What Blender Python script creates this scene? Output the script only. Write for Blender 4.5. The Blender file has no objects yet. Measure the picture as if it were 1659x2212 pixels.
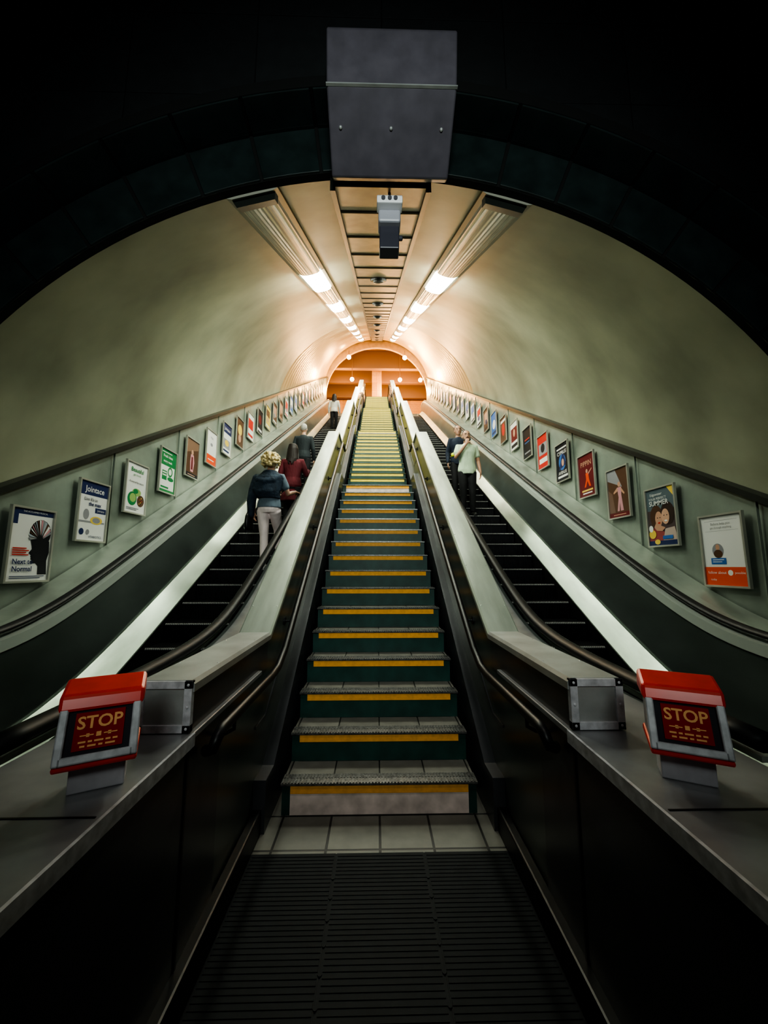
import bpy, bmesh, math, random
from mathutils import Vector, Matrix
random.seed(7)
scene=bpy.context.scene
COL=scene.collection
CZ=1.6; T=.558
R0=3.6; CC=-2.06

# ------------------------------------------------------------ materials
MATS={}
def mat(name,col,rough=.5,metal=0.,noise=0.,nscale=8.,bump=0.,bscale=60.,emit=None,estr=0.,col2=None,stretch=None,spec=None):
    if name in MATS: return MATS[name]
    m=bpy.data.materials.new(name); m.use_nodes=True
    nt=m.node_tree; b=nt.nodes['Principled BSDF']
    b.inputs['Base Color'].default_value=(*col,1); b.inputs['Roughness'].default_value=rough
    b.inputs['Metallic'].default_value=metal
    if spec is not None: b.inputs['Specular IOR Level'].default_value=spec
    tc=nt.nodes.new('ShaderNodeTexCoord'); mp=nt.nodes.new('ShaderNodeMapping')
    nt.links.new(tc.outputs['Object'],mp.inputs[0])
    if stretch: mp.inputs['Scale'].default_value=stretch
    n=nt.nodes.new('ShaderNodeTexNoise'); n.inputs['Scale'].default_value=nscale; n.inputs['Detail'].default_value=6
    nt.links.new(mp.outputs[0],n.inputs['Vector'])
    r=nt.nodes.new('ShaderNodeValToRGB')
    c2=col2 if col2 else tuple(max(0,c*(1-noise)) for c in col)
    r.color_ramp.elements[0].position=.3; r.color_ramp.elements[1].position=.72
    r.color_ramp.elements[0].color=(*c2,1); r.color_ramp.elements[1].color=(*col,1)
    nt.links.new(n.outputs['Fac'],r.inputs[0]); nt.links.new(r.outputs[0],b.inputs['Base Color'])
    if bump>0:
        n2=nt.nodes.new('ShaderNodeTexNoise'); n2.inputs['Scale'].default_value=bscale
        nt.links.new(mp.outputs[0],n2.inputs['Vector'])
        bp=nt.nodes.new('ShaderNodeBump'); bp.inputs['Strength'].default_value=bump; bp.inputs['Distance'].default_value=.02
        nt.links.new(n2.outputs['Fac'],bp.inputs['Height']); nt.links.new(bp.outputs[0],b.inputs['Normal'])
    if emit:
        b.inputs['Emission Color'].default_value=(*emit,1); b.inputs['Emission Strength'].default_value=estr
    MATS[name]=m; return m
def brick(name,col,mortar,w,h,rough=.4,msize=.006,offset=0.,rot=None,noise=.25):
    if name in MATS: return MATS[name]
    m=bpy.data.materials.new(name); m.use_nodes=True
    nt=m.node_tree; b=nt.nodes['Principled BSDF']; b.inputs['Roughness'].default_value=rough
    tc=nt.nodes.new('ShaderNodeTexCoord'); mp=nt.nodes.new('ShaderNodeMapping')
    if rot: mp.inputs['Rotation'].default_value=rot
    nt.links.new(tc.outputs['Object'],mp.inputs[0])
    t=nt.nodes.new('ShaderNodeTexBrick'); t.offset=offset; t.inputs['Scale'].default_value=1
    t.inputs['Brick Width'].default_value=w; t.inputs['Row Height'].default_value=h
    t.inputs['Mortar Size'].default_value=msize; t.inputs['Mortar Smooth'].default_value=.3
    t.inputs['Color1'].default_value=(*col,1); t.inputs['Color2'].default_value=(*[c*(1-noise) for c in col],1)
    t.inputs['Mortar'].default_value=(*mortar,1)
    nt.links.new(mp.outputs[0],t.inputs['Vector'])
    n=nt.nodes.new('ShaderNodeTexNoise'); n.inputs['Scale'].default_value=9; n.inputs['Detail'].default_value=5
    nt.links.new(tc.outputs['Object'],n.inputs['Vector'])
    mx=nt.nodes.new('ShaderNodeMixRGB'); mx.blend_type='MULTIPLY'; mx.inputs[0].default_value=.5
    nt.links.new(t.outputs['Color'],mx.inputs[1]); nt.links.new(n.outputs['Fac'],mx.inputs[2])
    nt.links.new(mx.outputs[0],b.inputs['Base Color'])
    bp=nt.nodes.new('ShaderNodeBump'); bp.inputs['Strength'].default_value=.4; bp.inputs['Distance'].default_value=.004; bp.invert=True
    nt.links.new(t.outputs['Fac'],bp.inputs['Height']); nt.links.new(bp.outputs[0],b.inputs['Normal'])
    MATS[name]=m; return m
def flat(col,rough=.45):
    return mat('print_%d_%d_%d'%tuple(int(c*255) for c in col),col,rough)

M_plaster=mat('tunnel_plaster',(.42,.44,.32),.42,0,nscale=.9,noise=.48,bump=.06,bscale=7)
M_upper=mat('ribbed_lining_warm_lit',(.60,.43,.22),.35,.15,nscale=3,noise=.3,bump=.5,bscale=3,stretch=(.6,5,.6))  # orange light of the upper hall put into the lining colour
M_frieze=mat('frieze_panel',(.35,.40,.34),.33,.1,nscale=1.6,noise=.48,bump=.05,bscale=14)
M_trimdark=mat('dark_trim',(.03,.035,.03),.4,.3)
M_tile=mat('dark_green_tile',(.024,.038,.038),.28,0,nscale=5,noise=.45)
M_tileback=mat('tile_grout',(.003,.004,.004),.8)
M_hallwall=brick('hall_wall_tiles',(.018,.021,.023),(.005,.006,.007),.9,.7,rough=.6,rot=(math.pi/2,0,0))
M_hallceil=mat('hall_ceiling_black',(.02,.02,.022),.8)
M_floor=brick('floor_tiles',(.25,.245,.21),(.03,.03,.028),.31,.31,rough=.5,msize=.008)
M_mat=mat('rubber_mat',(.010,.013,.015),.65,0,nscale=12,noise=.4,spec=.3)
M_tread=brick('tread_tiles',(.30,.29,.25),(.05,.05,.045),.31,.30,rough=.45,msize=.006)
M_riser=mat('green_riser',(.022,.080,.066),.45,0,nscale=7,noise=.45)
M_riserc=mat('cream_riser',(.84,.70,.64),.5,0,nscale=9,noise=.4)
M_strip=mat('yellow_stripe',(.95,.44,.04),.5,0,nscale=30,noise=.2)
M_stripu=mat('yellow_stripe_upper_lit',(.80,.62,.07),.5,0,nscale=30,noise=.2)  # stripe copy tinted yellower for how the upper flights are lit
M_nose=mat('nosing_metal',(.26,.26,.25),.33,.6,nscale=60,noise=.65)
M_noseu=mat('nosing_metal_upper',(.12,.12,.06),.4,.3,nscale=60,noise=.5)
M_green=mat('green_panel',(.135,.160,.148),.28,.35,nscale=1.6,noise=.5,stretch=(1,.5,1))
M_dark=mat('dark_panel',(.085,.088,.095),.30,.25,nscale=2.5,noise=.4)
M_cap=mat('brushed_cap',(.60,.66,.58),.28,.5,nscale=3,noise=.35,bump=.03,bscale=120,stretch=(3,.5,.5))
M_steel=mat('dull_steel',(.50,.52,.51),.32,.4,nscale=6,noise=.3,bump=.04,bscale=90)
M_deck=mat('deck_steel',(.36,.37,.38),.32,.35,nscale=5,noise=.35)
M_white=mat('bright_skirting',(.40,.47,.39),.30,.6,nscale=2.2,noise=.55,stretch=(2,.4,.4))
M_rail=mat('black_rubber',(.008,.009,.010),.5,spec=.35)
M_railm=mat('polished_trim',(.66,.72,.66),.25,.45)
M_step=mat('escalator_step',(.022,.022,.025),.4,.3,nscale=20,noise=.4)
M_stepn=mat('escalator_step_edge_lit',(.60,.59,.57),.35,.3)  # light catching the step edges, painted as a paler colour
M_red=mat('red_plastic',(.85,.04,.02),.3,0,nscale=12,noise=.25)
M_redsign=mat('red_sign',(.42,.012,.012),.8,spec=.08)
M_gold=mat('gold_letters',(.95,.50,.22),.7,spec=.1)
M_bezel=mat('grey_bezel',(.62,.62,.65),.45,.05,nscale=30,noise=.4)
M_post=mat('grey_post',(.56,.54,.58),.45,.1,nscale=20,noise=.2)
M_duct=mat('duct_panel',(.40,.33,.26),.4,.2,nscale=6,noise=.35)
M_box=mat('sign_housing_metal',(.13,.12,.145),.45,.2,nscale=9,noise=.25)
M_lampbody=mat('lamp_housing',(.32,.32,.27),.45,.1)
M_diff=mat('ribbed_diffuser',(.46,.50,.44),.25,0,nscale=4,noise=.15)
M_lit=mat('lit_diffuser',(1,1,1),.4,emit=(.94,1,.86),estr=75)
M_globe=mat('globe_glass',(1,.8,.5),.3,emit=(1,.66,.32),estr=45)
M_hallor=brick('orange_hall_panels',(.60,.33,.14),(.12,.05,.02),1.4,.6,rough=.4,rot=(math.pi/2,0,0))
M_endwall=mat('end_wall_render',(.48,.34,.19),.4,nscale=4,noise=.3)
M_hallbeam=mat('hall_beam',(.14,.08,.045),.5)
M_frame=mat('poster_frame_metal',(.46,.46,.40),.35,.4)
M_cctv=mat('camera_plastic',(.90,.90,.92),.45)
M_black=mat('black_plastic',(.01,.01,.01),.4)

# ------------------------------------------------------------ helpers
def link(o,parent=None):
    COL.objects.link(o)
    if parent is not None: o.parent=parent
    return o
def top(o,label,cat,group=None):
    o['label']=label; o['category']=cat
    if group: o['group']=group
    return o
def struct(o,label):
    o['kind']='structure'; o['label']=label; o['category']=o.name.split('_')[0].split('.')[0]; return o
def empty(name,loc=(0,0,0),rot=(0,0,0),sc=1):
    e=bpy.data.objects.new(name,None); e.location=loc; e.rotation_euler=rot; e.scale=(sc,)*3
    e.empty_display_size=.1; COL.objects.link(e); return e
def obj_bm(name,bm,mats,parent=None,smooth=False,recalc=True,bevel=0):
    if recalc: bmesh.ops.recalc_face_normals(bm,faces=bm.faces[:])
    me=bpy.data.meshes.new(name); bm.to_mesh(me); bm.free()
    for m in (mats if isinstance(mats,(list,tuple)) else [mats]): me.materials.append(m)
    if smooth:
        for p in me.polygons: p.use_smooth=True
    o=bpy.data.objects.new(name,me); link(o,parent)
    if bevel:
        b=o.modifiers.new('b','BEVEL'); b.width=bevel; b.segments=2; b.limit_method='ANGLE'
    return o
def bbox(bm,x0,x1,y0,y1,z0,z1,mi=0,M=None):
    vs=[bm.verts.new((x,y,z)) for x in (x0,x1) for y in (y0,y1) for z in (z0,z1)]
    if M is not None:
        for v in vs: v.co=M@v.co
    for f in ((0,1,3,2),(4,6,7,5),(0,4,5,1),(2,3,7,6),(0,2,6,4),(1,5,7,3)):
        fa=bm.faces.new([vs[i] for i in f]); fa.material_index=mi
    return vs
def box(name,x0,x1,y0,y1,z0,z1,m,parent=None,bevel=0):
    bm=bmesh.new(); bbox(bm,x0,x1,y0,y1,z0,z1); return obj_bm(name,bm,m,parent,bevel=bevel)
def sweep(name,prof,path,m,parent=None,closed=True,smooth=False,sg=1,bm=None):
    own=bm is None
    if own: bm=bmesh.new()
    rows=[[bm.verts.new((sg*x,y,z+dz)) for x,dz in prof] for y,z in path]
    n=len(prof)
    for a,b in zip(rows[:-1],rows[1:]):
        for i in range(n if closed else n-1):
            j=(i+1)%n
            bm.faces.new((a[i],a[j],b[j],b[i]))
    if closed:
        bm.faces.new(rows[0]); bm.faces.new(rows[-1][::-1])
    if own: return obj_bm(name,bm,m,parent,smooth)
def rectp(x0,x1,z0,z1): return [(x0,z0),(x1,z0),(x1,z1),(x0,z1)]
def incl(off,y0,y1): return [(y0,CZ+off+T*y0),(y1,CZ+off+T*y1)]
def tube(bm,pts,rad,n=10,flatten=None):
    pts=[Vector(p) for p in pts]
    if not isinstance(rad,(list,tuple)): rad=[rad]*len(pts)
    P=[];Rr=[]
    d0=(pts[1]-pts[0]).normalized(); d1=(pts[-1]-pts[-2]).normalized()
    P.append(pts[0]-d0*rad[0]*.7);Rr.append(rad[0]*.5)
    P+=pts;Rr+=list(rad)
    P.append(pts[-1]+d1*rad[-1]*.7);Rr.append(rad[-1]*.5)
    rings=[];ref=None
    for i,p in enumerate(P):
        if i==0:t=P[1]-P[0]
        elif i==len(P)-1:t=P[-1]-P[-2]
        else:t=(P[i+1]-P[i]).normalized()+(P[i]-P[i-1]).normalized()
        t.normalize()
        if ref is None: ref=Vector((1,0,0)) if abs(t.x)<.8 else Vector((0,1,0))
        a=(ref-t*ref.dot(t)).normalized(); b=t.cross(a); ref=a
        rings.append([bm.verts.new(p+(a*math.cos(2*math.pi*k/n)+b*math.sin(2*math.pi*k/n))*Rr[i]) for k in range(n)])
    for a,b in zip(rings[:-1],rings[1:]):
        for k in range(n): bm.faces.new((a[k],a[(k+1)%n],b[(k+1)%n],b[k]))
    bm.faces.new(rings[0][::-1]); bm.faces.new(rings[-1])
def loft(bm,rings,n=18):
    L=[]
    for z,cx,cy,rx,ry in rings:
        L.append([bm.verts.new((cx+rx*math.cos(2*math.pi*k/n),cy+ry*math.sin(2*math.pi*k/n),z)) for k in range(n)])
    for a,b in zip(L[:-1],L[1:]):
        for k in range(n): bm.faces.new((a[k],a[(k+1)%n],b[(k+1)%n],b[k]))
    bm.faces.new(L[0][::-1]); bm.faces.new(L[-1])
def ell(bm,c,r,seg=12,M=None):
    mm=Matrix.Translation(c)@(M if M is not None else Matrix.Identity(4))@Matrix.Diagonal((r[0],r[1],r[2],1))
    bmesh.ops.create_uvsphere(bm,u_segments=seg,v_segments=max(6,seg//2+2),radius=1,matrix=mm)
def cyl(bm,c,r,h,axis='Z',seg=20,r2=None):
    M=Matrix.Translation(c)
    if axis=='X': M=M@Matrix.Rotation(math.pi/2,4,'Y')
    if axis=='Y': M=M@Matrix.Rotation(math.pi/2,4,'X')
    bmesh.ops.create_cone(bm,cap_ends=True,segments=seg,radius1=r,radius2=r if r2 is None else r2,depth=h,matrix=M)
def textmesh(s,size,bold=0):
    cu=bpy.data.curves.new('t','FONT'); cu.body=s; cu.size=size; cu.align_x='CENTER'; cu.align_y='CENTER'; cu.offset=bold; cu.resolution_u=3
    o=bpy.data.objects.new('t',cu); COL.objects.link(o)
    bpy.context.view_layer.update()
    me=bpy.data.meshes.new_from_object(o.evaluated_get(bpy.context.evaluated_depsgraph_get()))
    bpy.data.objects.remove(o); bpy.data.curves.remove(cu)
    return me

# ------------------------------------------------------------ escalator base path
def smx(s,w): return .5*(s+math.sqrt(s*s+w*w))
ZT=57*.194
def base(Y):
    lo=smx(-1.9+T*Y,.35)
    return ZT-smx(ZT-lo,.35)
def bpath(y0,y1):
    ys=[];y=y0
    while y<y1-1e-6:
        ys.append(y)
        y+= .12 if (y<6 or y>21) else .75
    ys.append(y1)
    return [(y,base(y)) for y in ys]

# ------------------------------------------------------------ setting
def arcprof(a0,a1,n,R=R0):
    return [(R*math.sin(math.radians(a0+(a1-a0)*i/n)),R*math.cos(math.radians(a0+(a1-a0)*i/n))) for i in range(n+1)]
o=sweep('ceiling',arcprof(-100,100,72),[(y,CZ+CC+T*y) for y in (2.6,5,8,11,13.4)],M_plaster,closed=False,smooth=True)
struct(o,'olive cream plastered barrel vault of the escalator shaft')
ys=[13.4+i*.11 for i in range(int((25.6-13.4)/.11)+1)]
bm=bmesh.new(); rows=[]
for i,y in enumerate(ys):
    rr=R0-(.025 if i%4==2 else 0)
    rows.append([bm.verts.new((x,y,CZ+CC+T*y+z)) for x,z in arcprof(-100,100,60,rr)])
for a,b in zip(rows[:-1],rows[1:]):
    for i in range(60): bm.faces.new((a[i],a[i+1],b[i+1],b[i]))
o=obj_bm('ceiling',bm,M_upper,smooth=True); struct(o,'ribbed upper shaft lining with the warm glow in its colour')
for sg,side in ((-1,'left'),(1,'right')):
    o=sweep('wall_'+side,[(3.43,-1.05),(3.60,-1.05),(3.60,1.32),(3.47,1.32)],incl(-2.62,2.62,25.6),M_frieze,sg=sg)
    struct(o,'grey green enamel panelled side wall with poster row')
    bm=bmesh.new(); y=3.45; k=0
    while y<24:
        z=CZ-2.62+T*y
        bbox(bm,sg*3.425,sg*3.45,y-.004,y+.004,z-.0,z+1.28); y+=1.574
    o=obj_bm('trim_%d'%(1 if sg<0 else 2),bm,M_frieze); struct(o,'thin vertical cover strips between wall panels')
    bm=bmesh.new()
    sweep('',rectp(3.38,3.50,-.035,.03),incl(-1.28,2.62,25.6),None,sg=sg,bm=bm)
    o=obj_bm('trim_%d'%(3 if sg<0 else 4),bm,M_trimdark); struct(o,'dark moulding along the top of the side wall')
zc=CZ+CC+T*2.6
def P(a,R,y): return (R*math.sin(a),y,zc+R*math.cos(a))
bm=bmesh.new()
def seg(bm,a0,a1,ra,rb,y0,y1,n=4):
    L=[]
    for i in range(n+1):
        a=a0+(a1-a0)*i/n
        L.append([bm.verts.new(P(a,ra,y0)),bm.verts.new(P(a,rb,y0)),bm.verts.new(P(a,rb,y1)),bm.verts.new(P(a,ra,y1))])
    for p,q in zip(L[:-1],L[1:]):
        for i in range(4): bm.faces.new((p[i],p[(i+1)%4],q[(i+1)%4],q[i]))
    bm.faces.new(L[0]); bm.faces.new(L[-1][::-1])
stp=math.radians(7.2); k=-14
while k<14:
    a0=k*stp+.0032; a1=(k+1)*stp-.0032
    seg(bm,a0,a1,3.605,3.985,2.585,2.62)
    seg(bm,a0,a1,4.0,4.03,2.345,2.60)
    k+=1
o=obj_bm('trim_5',bm,M_tile,bevel=.004); struct(o,'dark green glazed tile arch around the shaft mouth')
bm=bmesh.new(); seg(bm,-14*stp,14*stp,3.6,4.03,2.60,2.66,90); seg(bm,-14*stp,14*stp,4.012,4.10,2.34,2.62,90)
o=obj_bm('trim_6',bm,M_tileback); struct(o,'dark backing of the tiled arch')
bm=bmesh.new()
L=[]
for i in range(73):
    a=math.radians(-135+270*i/72)
    L.append([bm.verts.new(P(a,4.03,2.35)),bm.verts.new((max(-6,min(6,11*math.sin(a))),2.35,max(-1,min(6.4,zc+11*math.cos(a)))))])
for p,q in zip(L[:-1],L[1:]): bm.faces.new((p[0],p[1],q[1],q[0]))
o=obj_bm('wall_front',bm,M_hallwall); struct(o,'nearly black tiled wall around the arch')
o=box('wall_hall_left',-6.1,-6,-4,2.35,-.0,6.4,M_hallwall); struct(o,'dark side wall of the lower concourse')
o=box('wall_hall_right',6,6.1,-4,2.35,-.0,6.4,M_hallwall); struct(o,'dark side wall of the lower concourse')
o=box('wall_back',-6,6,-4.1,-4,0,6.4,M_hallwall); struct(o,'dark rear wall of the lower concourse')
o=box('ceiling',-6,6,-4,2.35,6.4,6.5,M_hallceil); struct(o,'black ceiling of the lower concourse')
o=box('floor',-6,6,-4,3.1,-.1,0,M_floor); struct(o,'worn beige square floor tiles')
bm=bmesh.new(); bbox(bm,-.64,.64,21.18,23.3,ZT-.15,ZT-.002); bbox(bm,-6,6,23.3,33,ZT-.15,ZT-.002)
o=obj_bm('floor',bm,M_floor); struct(o,'tiled floor of the upper concourse')
o=box('wall_far',-6,6,31,31.1,ZT,17.2,M_hallor); struct(o,'orange lit panelled far wall')
o=box('wall_upper_left',-6.1,-6,25.6,31,ZT,17.2,M_hallor); struct(o,'orange lit side wall of upper concourse')
o=box('wall_upper_right',6,6.1,25.6,31,ZT,17.2,M_hallor); struct(o,'orange lit side wall of upper concourse')
o=box('ceiling',-6,6,25.6,31.1,17.2,17.3,M_hallor); struct(o,'warm lit ceiling of upper concourse')
bm=bmesh.new(); zc2=CZ+CC+T*25.6
L=[]
for i in range(61):
    a=math.radians(-105+210*i/60)
    xx,zz=3.48*math.sin(a),zc2-.5+3.48*math.cos(a)
    L.append([bm.verts.new((xx,25.55,zz)),bm.verts.new((4.6*math.sin(a),25.55,zc2+4.6*math.cos(a))),
              bm.verts.new((4.6*math.sin(a),25.75,zc2+4.6*math.cos(a))),bm.verts.new((xx,25.75,zz))])
for p,q in zip(L[:-1],L[1:]):
    for i in range(4): bm.faces.new((p[i],p[(i+1)%4],q[(i+1)%4],q[i]))
o=obj_bm('wall_end',bm,M_endwall); struct(o,'brown arched end wall of the shaft')
for i,(y,z) in enumerate(((26.6,15.8),(28.4,15.6),(30.2,15.2))):
    o=box('ceiling_beam',-5.9,5.9,y,y+.35,z-.0,17.2,M_hallbeam,bevel=.02); top(o,'dark boxed ceiling beam across the upper concourse','beam','upper concourse beams')
o=box('column',-.35,.35,27.2,27.7,ZT,17.2,M_hallor,bevel=.02); top(o,'square orange lit column in the upper concourse','column')

# ------------------------------------------------------------ ceiling duct + speakers
duct=empty('ceiling_duct'); top(duct,'flat beige panelled service duct along the crown of the vault','duct')
bm=bmesh.new(); sweep('',[(-.36,.0),(.36,.0),(.33,.13),(-.33,.13)],incl(1.42,2.64,25.5),None,bm=bm)
y=3.1; n0=len(bm.faces)
while y<25.3:
    z=CZ+1.42+T*y; bbox(bm,-.35,.35,y-.010,y+.010,z-.012,z+.03,mi=1)
    y+=.66
obj_bm('panel',bm,[M_duct,mat('duct_strip',(.16,.12,.09),.5)],duct)
for sg in (-1,1): sweep('side_rail',rectp(.35,.39,-.035,.1),incl(1.42,2.64,25.5),M_trimdark,duct,sg=sg)
def spk(y):
    e=empty('ceiling_speaker',(0,y,CZ+1.42+T*y),(math.atan(T),0,0)); top(e,'round black ceiling fitting under the crown duct','ceiling fitting','round fittings along the duct')
    return e
bm=bmesh.new(); cyl(bm,(0,0,-.02),.13,.04,seg=28); 
e0=spk(5.8); s0=obj_bm('rim',bm,M_black,e0,bevel=.006)
bm=bmesh.new(); ell(bm,(0,0,-.04),(.09,.09,.035),20); s1=obj_bm('dome',bm,mat('dark_dome',(.05,.045,.04),.3),e0,smooth=True)
for k in range(1,8):
    e=spk(5.8+2.55*k)
    for s in (s0,s1):
        c=s.copy(); c.parent=e; COL.objects.link(c)

# ------------------------------------------------------------ fluorescent fixtures
def lampprof(pr,sg,a=math.asin(1.0/3.6)):
    out=[]
    for u,w in pr:
        x=R0*math.sin(a)+u*math.cos(a)-w*math.sin(a)
        z=CC+R0*math.cos(a)-u*math.sin(a)-w*math.cos(a)
        out.append((x,z))
    return out
hous=[(-.21,-.04),(.21,-.04),(.20,.04),(.16,.055),(-.16,.055),(-.20,.04)]
def diffp():
    pts=[]
    for i in range(25):
        th=math.pi*i/24; r=1+(.06 if i%2 else 0)
        pts.append((.135*math.cos(th)*r,.055+.05*(math.sin(th)**.6)*r))
    return pts
for sg in (-1,1):
    for k in range(-1,7):
        ya=2.66 if k<0 else 5.15+2.75*(k); yb=5.13 if k<0 else ya+2.73
        ye=ya+1.2
        e=empty('ceiling_light',(0,0,0)); yc=(ya+yb)/2
        top(e,'dark strip light with ribbed cover at the shaft mouth' if k<0 else 'long fluorescent strip light glowing white on the vault','strip light','strip lights on the vault')
        z=lambda y:CZ+T*y
        hp=lampprof(hous,sg); dp=lampprof(diffp(),sg)
        sweep('housing',hp,[(ya,z(ya)),(yb,z(yb))],M_lampbody,e,sg=sg)
        if k<0:
            sweep('ribbed_cover',dp,[(ya+.1,z(ya+.1)),(yb,z(yb))],M_diff,e,sg=sg,smooth=False)
            sweep('end_cap',lampprof([(-.17,.05),(.17,.05),(.15,.12),(-.15,.12)],sg),[(ya+.03,z(ya+.03)),(ya+.12,z(ya+.12))],M_trimdark,e,sg=sg)
        else:
            sweep('lit_cover',dp,[(ya,z(ya)),(ye,z(ye))],M_lit,e,sg=sg)
            sweep('ribbed_cover',dp,[(ye+.02,z(ye+.02)),(yb,z(yb))],M_diff,e,sg=sg)

# ------------------------------------------------------------ sign housing + cctv
e=empty('sign_housing',(.066,0,0)); top(e,'large grey metal housing with slanted lower face hanging at arch crown','housing box')
bm=bmesh.new(); pr=[(2.34,5.06),(2.08,5.06),(2.07,5.04),(2.13,4.69),(2.50,4.42),(2.565,4.46),(2.565,4.9),(2.34,4.95)]
def prism(bm,pr,x0,x1,mi=0):
    A=[bm.verts.new((x0,y,z)) for y,z in pr]; B=[bm.verts.new((x1,y,z)) for y,z in pr]; n=len(pr)
    for i in range(n): bm.faces.new((A[i],A[(i+1)%n],B[(i+1)%n],B[i])).material_index=mi
    bm.faces.new(A).material_index=mi; bm.faces.new(B[::-1]).material_index=mi
prism(bm,pr,-.425,.425); obj_bm('body',bm,M_box,e,bevel=.012)
bm=bmesh.new(); bbox(bm,-.427,.427,2.118,2.135,4.683,4.692); obj_bm('edge_strip',bm,M_steel,e)
bm=bmesh.new(); ell(bm,(0,0,0),(.012,.012,.012),10); o=obj_bm('screw',bm,M_steel,e,smooth=True); o.location=(-.345,2.29,4.572)
for x in (0,.345):
    c=o.copy(); c.location=(x,2.29,4.572); COL.objects.link(c)
e=empty('security_camera',(.07,0,0)); top(e,'pale grey ceiling security camera unit on dark stem','security camera')
zz=4.425
bm=bmesh.new(); bbox(bm,-.1,.1,2.66,2.76,zz-.035,zz+.03); obj_bm('mounting_plate',bm,M_cctv,e,bevel=.008)
bm=bmesh.new(); bbox(bm,-.01,.01,2.72,2.75,zz+.02,CZ+1.43+T*2.75); obj_bm('drop_rod',bm,M_black,e)
for x in (-.05,0,.045):
    bm=bmesh.new(); cyl(bm,(x,2.655,zz-.003),.016,.012,'Y',14); obj_bm('indicator',bm,mat('dark_lens',(.12,.12,.14),.3),e)
bm=bmesh.new(); bbox(bm,-.088,.088,2.72,2.86,zz-.14,zz-.035); obj_bm('camera_body',bm,mat('cctv_lower',(.42,.42,.47),.4),e,bevel=.015)
bm=bmesh.new(); bbox(bm,-.078,.078,2.77,2.89,zz-.33,zz-.13); cyl(bm,(.085,2.82,zz-.2),.02,.05,'X',14); obj_bm('stem',bm,mat('cctv_stem',(.06,.06,.08),.4),e,bevel=.008)

# ------------------------------------------------------------ floor mat
e=empty('floor_mat',(0,0,0)); top(e,'dark finely ribbed rubber entrance mat in three strips','floor mat')
bm=bmesh.new(); bbox(bm,-.72,.72,-.6,2.44,0,.007)
for x0,x1 in ((-.715,-.25),(-.242,.242),(.25,.715)):
    bbox(bm,x0,x1,-.6,2.44,.006,.009)
    y=-.55
    while y<2.42:
        bbox(bm,x0+.006,x1-.006,y,y+.017,.009,.0115); y+=.026
for x in (-.246,.246):
    y=-.5
    while y<2.38: cyl(bm,(x,y,.008),.009,.008,seg=8); y+=.12
obj_bm('ribbed_surface',bm,M_mat,e)

# ------------------------------------------------------------ staircase
stair=empty('staircase',(0,2.8,0)); top(stair,'long fixed staircase with yellow striped nosings between the escalators','staircase')
t_,r_=.291,.194; FL=[16,14,14,13]
def stepbody(mi_riser):
    bm=bmesh.new()
    vs=bbox(bm,-.64,.64,0,t_+.03,-r_,0)
    for f in bm.faces:
        c=f.calc_center_median()
        if c.z>-.001: f.material_index=0
        else: f.material_index=1
    bbox(bm,-.585,.585,-.006,0,-r_+.004,-.012,mi=2)
    return bm
def stepmesh(name,rm):
    o=obj_bm(name,stepbody(0),[M_tread,M_riser,rm],None); me=o.data; bpy.data.objects.remove(o); return me
me_g=stepmesh('step',M_riser); me_c=stepmesh('step_cream',M_riserc)
bm=bmesh.new(); bbox(bm,-.645,.645,-.022,.10,-.008,.004)
x=-.64
while x<.635:
    bbox(bm,x,x+.011,-.018,.038,.004,.009); bbox(bm,x,x+.011,.044,.096,.004,.009); x+=.021
o=obj_bm('nosing',bm,M_nose); me_n=o.data; bpy.data.objects.remove(o)
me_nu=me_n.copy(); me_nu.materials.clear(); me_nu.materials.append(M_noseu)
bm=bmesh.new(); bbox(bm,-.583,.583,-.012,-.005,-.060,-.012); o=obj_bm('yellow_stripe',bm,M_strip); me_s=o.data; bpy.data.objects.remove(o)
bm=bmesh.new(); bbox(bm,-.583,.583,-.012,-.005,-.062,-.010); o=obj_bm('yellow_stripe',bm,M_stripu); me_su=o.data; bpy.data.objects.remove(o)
def newo(name,me,parent,loc): 
    o=bpy.data.objects.new(name,me); COL.objects.link(o); o.parent=parent; o.location=loc; return o
idx=0; y=2.8; flights=[]
for fi,n in enumerate(FL):
    ys0=y; z0=idx*r_
    for i in range(n):
        cream= (i==n-1 or idx==0)
        st=newo('step',me_c if cream else me_g,stair,(0,y-2.8,(idx+1)*r_))
        newo('nosing',me_nu if fi else me_n,st,(0,0,0)); newo('yellow_stripe',me_su if fi else me_s,st,(0,0,0))
        y+=t_; idx+=1
    flights.append((ys0,z0,y,idx*r_))
    if fi<3:
        o=box('landing',-.64,.64,y-.03-2.8,y+.62-2.8,idx*r_-.1,idx*r_-.001,M_tread,stair); y+=.6
pts=[(2.81,0)]
for ys0,z0,ye,ze in flights:
    pts.append((ys0,z0)); pts.append((ye,ze))
pts=[pts[0]]+pts[2:]+[(23.6,ZT)]
CAPP=[(.752,1.105),(.978,1.105),(.978,1.135),(.965,1.15),(.765,1.15),(.752,1.135)]
def capmesh(path,m,parent,sg):
    bm=bmesh.new(); sweep('',CAPP,path,None,sg=sg,bm=bm)
    bmesh.ops.recalc_face_normals(bm,faces=bm.faces[:])
    for (a,b) in zip(path[:-1],path[1:]):
        nn=max(1,int((b[0]-a[0])/.45))
        for i in range(nn):
            f=(i+.5)/nn
            for xx in (.775,.955): ell(bm,(sg*xx,a[0]+(b[0]-a[0])*f,a[1]+(b[1]-a[1])*f+1.15),(.006,.006,.003),8)
    return obj_bm('cap',bm,m,parent)
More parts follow.
